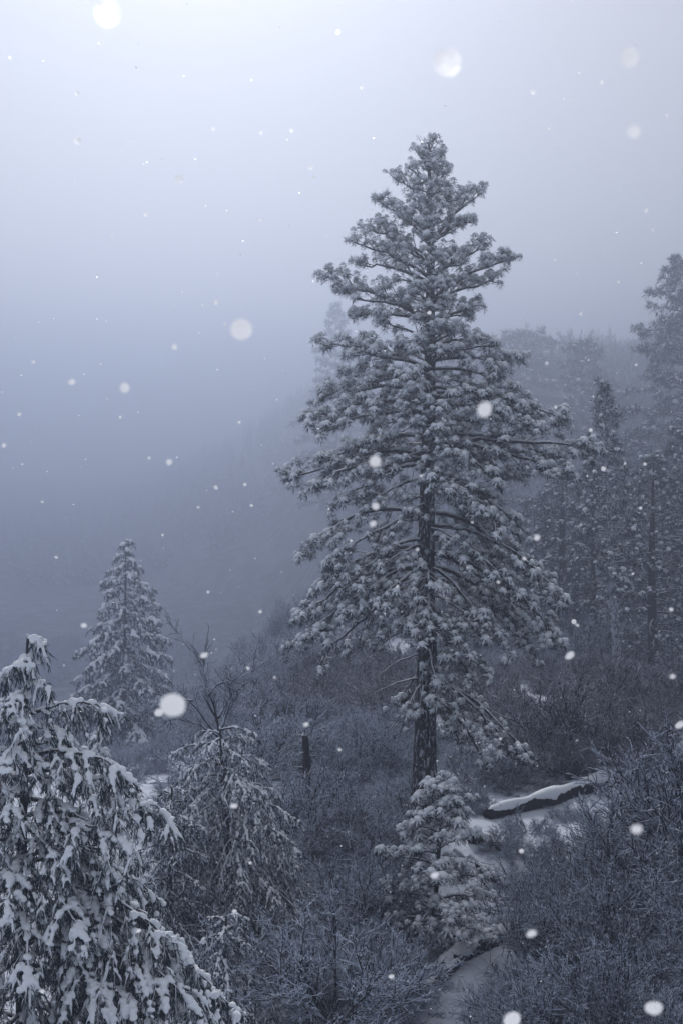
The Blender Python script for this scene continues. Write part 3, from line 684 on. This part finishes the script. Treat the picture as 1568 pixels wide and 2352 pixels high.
def thicket(name, label, spots, seed, cols='dense'):
    """a mass of bushes nobody could count: one object that repeats the bush meshes with geometry nodes"""
    rng = np.random.default_rng(seed); kinds = cols.split(); n = len(spots)
    co, sc, rz, ix = [], [], [], []
    for px, py, D, s in spots:
        p = P(px, py, D); co.append((p[0], p[1], ground(p[0], p[1])-.05)); q = s*rng.uniform(.85, 1.15); sc.append((q, q, q*rng.uniform(.8, 1.1))); rz.append((rng.normal(0, .12), rng.normal(0, .12), rng.uniform(0, 6.28))); ix.append(int(rng.integers(len(kinds))))
    me = bpy.data.meshes.new(name); me.from_pydata([tuple(map(float, c)) for c in co], [], [])
    for nm, ty, val in (('size', 'FLOAT_VECTOR', sc), ('turn', 'FLOAT_VECTOR', rz)):
        at_ = me.attributes.new(nm, ty, 'POINT'); at_.data.foreach_set('vector', np.array(val, np.float32).ravel())
    at_ = me.attributes.new('pick', 'INT', 'POINT'); at_.data.foreach_set('value', np.array(ix, np.int32))
    g = bpy.data.node_groups.new(name, 'GeometryNodeTree'); g.interface.new_socket('Geometry', in_out='INPUT', socket_type='NodeSocketGeometry'); g.interface.new_socket('Geometry', in_out='OUTPUT', socket_type='NodeSocketGeometry')
    N = g.nodes; L = g.links; gi = N.new('NodeGroupInput'); go = N.new('NodeGroupOutput'); jn = N.new('GeometryNodeJoinGeometry')
    def attr(nm, ty): a_ = N.new('GeometryNodeInputNamedAttribute'); a_.data_type = ty; a_.inputs['Name'].default_value = nm; return a_.outputs['Attribute']
    si, tu, pk = attr('size', 'FLOAT_VECTOR'), attr('turn', 'FLOAT_VECTOR'), attr('pick', 'INT')
    er = N.new('FunctionNodeEulerToRotation'); L.new(tu, er.inputs[0])
    for i, k in enumerate(kinds):
        oi = N.new('GeometryNodeObjectInfo'); oi.inputs['Object'].default_value = SRC[k]; oi.inputs['As Instance'].default_value = True
        cp = N.new('FunctionNodeCompare'); cp.data_type = 'INT'; cp.operation = 'EQUAL'; L.new(pk, cp.inputs[2]); cp.inputs[3].default_value = i
        ip = N.new('GeometryNodeInstanceOnPoints'); L.new(gi.outputs[0], ip.inputs['Points']); L.new(cp.outputs[0], ip.inputs['Selection']); L.new(oi.outputs['Geometry'], ip.inputs['Instance']); L.new(er.outputs[0], ip.inputs['Rotation']); L.new(si, ip.inputs['Scale'])
        L.new(ip.outputs[0], jn.inputs[0])
    L.new(jn.outputs[0], go.inputs[0])
    o = link(name, me, kind='stuff'); o['label'] = label; md = o.modifiers.new('thicket', 'NODES'); md.node_group = g; return o
rr = np.random.default_rng(77)
def scatter(x0, x1, D0, D1, n, s0, s1, f=None):
    out = []
    while len(out) < n:
        D = rr.uniform(D0, D1); px = rr.uniform(x0, x1)
        if f and not f(px, D): continue
        out.append((px, 1700, D, rr.uniform(s0, s1)))
    return out
thicket('thicket', 'dense frosted thicket filling the lower right', [(1230, 0, 21, 1.1), (1330, 0, 20, 1.4), (1440, 0, 19.5, 1.6), (1560, 0, 19, 1.7), (1250, 0, 24, 1.2), (1360, 0, 24, 1.5), (1470, 0, 23, 1.7), (1580, 0, 23, 1.8), (1300, 0, 27, 1.1), (1420, 0, 27, 1.4), (1540, 0, 26.5, 1.8), (1200, 0, 29, .7), (1330, 0, 30, 1.0), (1180, 0, 31, .6), (1500, 0, 30, 1.4)]+scatter(1240, 1640, 18.5, 28, 26, .6, 1.2), 1, 'dark dense dark2')
thicket('thicket', 'frosted brush below the frosted conifer and the young pine', [(800, 0, 23.5, 1.3), (880, 0, 24, 1.3), (800, 0, 24.5, 1.1), (790, 0, 27, 1.5), (900, 0, 28, 1.3), (700, 0, 29, 1.5), (830, 0, 30, 1.5), (640, 0, 30, 1.6), (760, 0, 32, 1.4), (860, 0, 22.2, .8)]+scatter(715, 900, 21.5, 31, 18, .6, 1.1), 2, 'dense dome')
thicket('thicket', 'frosted brush around the foot of the tall pine', scatter(640, 960, 33, 46, 22, 1.0, 1.7)+[(800, 0, 40, 1.3), (860, 0, 39, 1.2), (920, 0, 40.5, 1.2), (780, 0, 37, 1.3), (700, 0, 32, 1.4), (900, 0, 43, 1.4), (840, 0, 43, 1.4)]+scatter(1010, 1180, 34, 44, 7, .8, 1.2), 3, 'dense')
thicket('thicket', 'frosted brush in the clearing behind the tall pine', scatter(640, 1600, 45, 66, 80, 1.1, 1.8, lambda x, D: not (1000 < x < 1130 and D < 50))+scatter(1150, 1600, 37.5, 46, 22, .8, 1.3), 4, 'red red2')
thicket('thicket', 'thin twigs poking through the snow around the fallen logs', scatter(1050, 1460, 27, 40, 22, .35, .75)+scatter(270, 480, 38, 60, 26, .35, .8)+scatter(455, 560, 36, 56, 14, .7, 1.2)+scatter(1180, 1240, 21, 27, 4, .4, .6), 7, 'open dark')
gap = lambda x, D: not ((310 < x < 430 and D < 76) or (390 < x < 500 and 84 < D < 112))
thicket('thicket', 'dim brush on the left slope under the mist', scatter(540, 700, 50, 66, 10, .9, 1.5)+scatter(-200, 900, 56, 120, 200, 1.1, 2.2, gap)+scatter(-300, 1000, 110, 330, 260, 2.5, 5.5), 5, 'dense dome')
thicket('thicket', 'dark undergrowth between the misty trunks on the right', scatter(1000, 1700, 68, 130, 90, 1.6, 3.2, lambda x, D: not (1330 < x < 1400 and D > 75))+scatter(1000, 1800, 130, 420, 230, 3, 7), 6, 'red2 dome')

# ------------------------------------------------------------------ far wood on the hill
def far_wood():
    rng = np.random.default_rng(61); m = MB(); protos = []
    for s in range(4):
        q = MB(); n = 56; f = rng.random(n)**.8; a = rng.uniform(0, 6.28, n); r = (1-f)*.22+.01
        b = np.stack([np.cos(a)*r*.2, np.sin(a)*r*.2, .12+f*.86], 1); d = np.stack([np.cos(a), np.sin(a), rng.uniform(-.4, .15, n)], 1)
        q.add(*blades(b, d, r*rng.uniform(.6, 1.25, n), .11*(1.2-f), .3, rng))
        q.add(*tubes(np.array([[0, 0, 0], [0, 0, .95]]), np.array([.014, .004]), 5)); protos.append((np.concatenate(q.v), np.concatenate(q.f)))
    pos = []
    while len(pos) < 1700:
        y = 430+rng.random()**1.1*360; x = rng.uniform(-.36, .42)*y
        px = 784+x/y*F
        pos.append((x, y, ground(x, y)))
    pos = np.array(pos); H = rng.uniform(8, 16, len(pos)); I = np.tile(np.eye(3), (len(pos), 1, 1)); ids = rng.integers(0, 4, len(pos))
    for k in range(4):
        s = ids == k; m.add(*stamp(protos[k][0], protos[k][1], pos[s], frames(np.tile(UP, (s.sum(), 1)), rng), H[s]))
    o = link('far_wood', m.mesh('far_wood', M_far), kind='stuff'); o['label'] = 'conifer wood lost in the mist on the far hillside'
    # unseen trees added behind and right of the viewpoint to darken the foreground
    pos = []
    while len(pos) < 420:
        x, y = rng.uniform(-75, 95), rng.uniform(-78, 110)
        if y > -8 and (x < 0 or x/max(y, 1) < .42 or x < 9): continue
        if math.hypot(x, y) < 9 or ground(x, y) > 21: continue
        pos.append((x, y, ground(x, y)))
    pos = np.array(pos); H = rng.uniform(11, 17, len(pos)); m = MB()
    m.add(*stamp(protos[0][0], protos[0][1], pos, frames(np.tile(UP, (len(pos), 1)), rng), H))
    o = link('shade_wood', m.mesh('shade_wood', M_far), kind='stuff'); o['label'] = 'unseen conifers added around the viewpoint to block sky light'
far_wood()

# ------------------------------------------------------------------ fallen logs
def log(label, pts, radii, seed, snow=1.0, name='fallen_log'):
    rng = np.random.default_rng(seed); pts = np.asarray(pts, float); base = pts.mean(0)
    t_ = thing(name, label, 'log', base); link('log_body', trunk_mesh(pts, radii, rng, 20, 70, .22).mesh('log_body', M_logbark, origin=base), t_)
    u = np.linspace(0, 1, 26); s = np.linspace(0, 1, len(pts)); Q = np.stack([np.interp(u, s, pts[:, i]) for i in range(3)], 1); R = np.interp(u, s, radii)
    Q[:, 2] += R*.62; rr_ = R*.9*snow*np.interp(u, np.linspace(0, 1, 8), rng.uniform(.5, 1.15, 8)); rr_[0] *= .3; rr_[-1] *= .3
    m = MB(); Q[:, :2] += rng.normal(0, .02, (26, 2)); m.add(*tubes(Q, rr_, 12, rough=.18, rng=rng)); link('snow_cover', m.mesh('snow_cover', M_snow, origin=base), t_)
    return t_
M_logbark = plain('dark_log_bark', (.010, .009, .010), (.035, .030, .030), 8)
def G3(px, py, D, up=.10):
    lo, hi = 16.0, 60.0                                  # walk down the slope to where this point meets the snow
    for _ in range(40):
        m_ = (lo+hi)/2; p = P(px, py, m_)
        if p[2]-up > ground(p[0], p[1]): lo = m_
        else: hi = m_
    return P(px, py, lo)
log('longest fallen log under a roll of snow, right of the tall pine', [G3(1118, 1872, 33.5), G3(1280, 1830, 34.5), G3(1412, 1788, 35.5)], [.16, .24, .26], 1)
log('short snowy log behind the young pine', [G3(1075, 1925, 30.5), G3(1110, 1930, 30.2), G3(1152, 1945, 30)], [.16, .17, .12], 2)
log('thin snowy log in the hollow right of the young pine', [G3(1095, 1985, 28), G3(1130, 2015, 27.6), G3(1165, 2035, 27.2)], [.09, .09, .07], 3)
log('rotten dark log with snow on top, right of the young pine foot', [G3(1010, 2225, 24), G3(1100, 2170, 24.6), G3(1180, 2135, 25.2)], [.15, .22, .14], 4)
log('splintered dark log end nearest the bottom of the picture', [G3(940, 2325, 22.5), G3(1000, 2250, 23.2), G3(1050, 2210, 23.8)], [.11, .15, .10], 5)
log('small snow-topped log by the little hollow below the frosted conifer', [G3(600, 2128, 25.2), G3(640, 2128, 25), G3(685, 2140, 24.8)], [.10, .11, .08], 6)
log('snow-covered leaning pole beside the left cedar', [P(280, 2095, 18.5), P(360, 2135, 18.2), P(430, 2215, 18), P(495, 2300, 17.8)], [.055, .065, .065, .04], 7, 1.25, name='leaning_pole')
# dark snag left of the tall pine
sb = P(703, 1850, 33); sb[2] = ground(sb[0], sb[1])-.1
sg = thing('dead_snag', 'dark broken trunk standing in the frosted bushes left of the tall pine', 'tree trunk', sb)
for _k in range(7):
    _r2 = np.random.default_rng(90+_k); _p = P(703, 1700+_k*14, 33); _a = _r2.uniform(0, 6.28); _e = _p+np.array([math.cos(_a), math.sin(_a), _r2.uniform(-.3, .5)])*_r2.uniform(.2, .6)
    _m = MB(); _m.add(*tubes(np.array([_p, (_p+_e)/2+[0, 0, .05], _e]), np.array([.03, .02, .008]), 5)); link('branch_stub', _m.mesh('branch_stub', M_stem, origin=sb), sg)
link('trunk', trunk_mesh([sb, P(705, 1770, 33), P(701, 1690, 33)], [.115, .105, .085], np.random.default_rng(3), 14, 50, .25).mesh('trunk', M_logbark, origin=sb), sg)

# ------------------------------------------------------------------ falling snow
def flake_mesh(seed):
    """a crumpled, ragged-edged plate of ice crystals about 1 across"""
    rng = np.random.default_rng(seed); k = 18; a = np.arange(k)*2*math.pi/k; V = [[0, .055+.02*rng.normal(), 0]]
    rim = 1+.10*rng.normal(size=k); rim = (rim+np.roll(rim, 1)+np.roll(rim, -1))/3
    for j, rad in enumerate((.17, .34, .5)):
        for i in range(k):
            q = rad*(rim[i] if j == 2 else 1+.05*rng.normal()); V.append([q*math.cos(a[i]), .22*(.25-rad*rad)+.02*rng.normal(), q*math.sin(a[i])])
    T = [(0, 1+(i+1) % k, 1+i) for i in range(k)]
    for j in range(2):
        for i in range(k):
            p, q = 1+j*k+i, 1+j*k+(i+1) % k; T += [(p, q, q+k), (p, q+k, p+k)]
    m = MB(); m.add(V, T); return m.mesh('snowflake', M_flake)
m, t, b = mat('snowflake'); t.nodes.remove(b); N = t.nodes
df = N.new('ShaderNodeBsdfDiffuse'); tr = N.new('ShaderNodeBsdfTranslucent'); ad = N.new('ShaderNodeMixShader'); ad.inputs[0].default_value = .8
rfr = N.new('ShaderNodeBsdfRefraction'); rfr.inputs['Roughness'].default_value = .75; rfr.inputs['IOR'].default_value = 1.4
a2 = N.new('ShaderNodeMixShader'); a2.inputs[0].default_value = .35
df.inputs[0].default_value = (.95, .96, 1, 1); tr.inputs[0].default_value = (.97, .98, 1, 1)
t.links.new(df.outputs[0], ad.inputs[1]); t.links.new(tr.outputs[0], ad.inputs[2]); t.links.new(ad.outputs[0], a2.inputs[1]); t.links.new(rfr.outputs[0], a2.inputs[2])
t.links.new(a2.outputs[0], N['Material Output'].inputs['Surface'])
M_flake = m
FM = [flake_mesh(i) for i in range(4)]
flakes = [
 (246, 30, 60, 'large white snowflake at the top left'), (1027, 145, 64, 'largest snowflake, above the top of the tall pine'), (1445, 133, 41, 'large snowflake in the top right sky'),
 (1454, 302, 30, 'snowflake lower of two in the top right sky'), (555, 757, 48, 'large snowflake in the mist left of the tall pine'), (1112, 941, 34, 'bright snowflake before the right side of the tall pine'),
 (398, 1620, 57, 'large snowflake before the leafless tree'), (365, 1637, 19, 'small snowflake touching the large one by the leafless tree'), (287, 891, 22, 'snowflake in the misty sky on the left, lower right one of a pair'),
 (166, 877, 15, 'snowflake in the misty sky on the left, left one of a pair'), (861, 1060, 28, 'soft snowflake before the left side of the tall pine crown'), (862, 1163, 18, 'dim snowflake on the tall pine, upper of a close pair'),
 (856, 1203, 15, 'dim snowflake on the tall pine, lower of a close pair'), (1307, 1506, 24, 'snowflake at the edge of the clearing right of the tall pine'), (1232, 1235, 15, 'snowflake off the right limbs of the tall pine'),
 (997, 2010, 20, 'snowflake before the young pine'), (1461, 1905, 28, 'furry snowflake over the lower right thicket'), (1219, 2145, 26, 'dim furry snowflake over the thicket edge'), (1500, 2316, 42, 'large snowflake at the bottom right corner'),
 (1175, 2342, 42, 'snowflake cut by the bottom edge'), (179, 323, 18, 'snowflake at the upper left, lower of two in line'), (178, 214, 12, 'snowflake at the upper left, upper of two in line'), (412, 411, 20, 'lone snowflake in the upper left sky'),
 (401, 797, 13, 'small snowflake left of the large one in the mist'), (389, 1062, 15, 'snowflake in the mist above the misty spruce'), (336, 492, 11, 'small lone snowflake in the left sky'), (1223, 212, 11, 'small snowflake right of the largest one'),
 (703, 1664, 13, 'snowflake above the dark broken trunk'), (469, 1505, 18, 'snowflake at the top of the leafless tree'), (193, 1437, 14, 'snowflake on the misty spruce'), (538, 1851, 16, 'snowflake before the frosted conifer, near its middle'),
 (1196, 1955, 12, 'snowflake over the snow right of the young pine'), (898, 2243, 14, 'snowflake over the brush below the young pine'), (539, 2093, 11, 'snowflake at the foot of the frosted conifer'), (1560, 1665, 24, 'snowflake at the right edge over the darkest bush')]
small = [(78, 831, 8), (775, 74, 12), (714, 385, 10), (721, 407, 7), (829, 201, 8), (600, 504, 8), (1483, 484, 9), (1498, 528, 7), (1381, 189, 8), (496, 1120, 11), (45, 952, 9), (10, 1023, 9), (277, 958, 7), (130, 1280, 9), (1203, 1283, 9), (1143, 1337, 8),
 (1540, 1400, 10), (1452, 1318, 7), (1420, 648, 7), (497, 695, 11), (1333, 721, 7), (1480, 1066, 8), (1385, 1077, 11), (1275, 935, 8), (1355, 988, 9), (24, 132, 8), (490, 296, 7), (600, 305, 7), (670, 299, 10), (1316, 235, 7), (1530, 265, 8), (1260, 295, 7), (661, 693, 6), (517, 745, 6),
 (550, 970, 7), (563, 1113, 8), (578, 1161, 7), (456, 1165, 6), (343, 1052, 7), (374, 1229, 6), (98, 1153, 6), (478, 1360, 7), (598, 1405, 8), (985, 718, 9), (966, 1093, 7), (958, 1262, 8), (912, 1347, 7), (806, 1242, 7), (1317, 1428, 11), (1325, 1436, 9), (1470, 1167, 8), (256, 541, 7), (313, 155, 6), (1434, 1065, 6),
 (631, 1556, 8), (780, 1722, 8), (1148, 1697, 7), (1543, 1554, 14), (575, 1982, 8), (319, 2138, 12), (98, 2277, 10), (1255, 834, 7), (1460, 838, 6), (570, 1535, 9), (1083, 1200, 6), (255, 30, 5)]
rf = random.Random(4)
def flake(px, py, size, label, group=None):
    D = 1.1+rf.random()*.5 if size > 24 else (1.8+rf.random()*.8 if size > 12 else 2.6+rf.random()*2.5)
    o = link('snowflake', FM[rf.randrange(4)]); tag(o, label, 'snowflake', group); o.location = [float(a) for a in P(px, py, D)]
    s = size/ppm(D); o.scale = (s, s*rf.uniform(.7, 1), s*rf.uniform(.9, 1.12)); o.rotation_euler = (rf.uniform(.35, .6), rf.uniform(-.6, .6), rf.uniform(.0, .35)) if size > 12 else (rf.uniform(.1, .6), rf.uniform(-.6, .6), rf.uniform(-.4, .4))
    if size > 24: o.rotation_euler = (rf.uniform(.25, .4), rf.uniform(-.6, .6), rf.uniform(.0, .2))
for f in flakes: flake(*f, group='larger drifting snowflakes')
for px, py, s in small: flake(px, py, s, 'small round snowflake drifting high or low in the misty air', 'small drifting snowflakes')
ms = MB()
import bmesh
_v = np.array([[0, .08, 0]]+[[.5*math.cos(i*1.047), 0, .5*math.sin(i*1.047)] for i in range(6)]); _t = np.array([(0, 1+i, 1+(i+1) % 6) for i in range(6)])
rg = np.random.default_rng(8); nf = 420
pp = []; ssz = []
for _ in range(nf):
    D = rg.uniform(3, 16); pp.append(P(rg.uniform(-60, 1630), rg.uniform(-50, 2400), D)); ssz.append(rg.uniform(2.2, 5.0)/F*D)
ms.add(*stamp(_v, _t, np.array(pp), frames(np.array([1., 0, 0])+rg.normal(0, .2, size=(nf, 3)), rg), np.array(ssz)))
o = link('fine_snowfall', ms.mesh('fine_snowfall', M_flake), kind='stuff'); o['label'] = 'fine specks of falling snow'
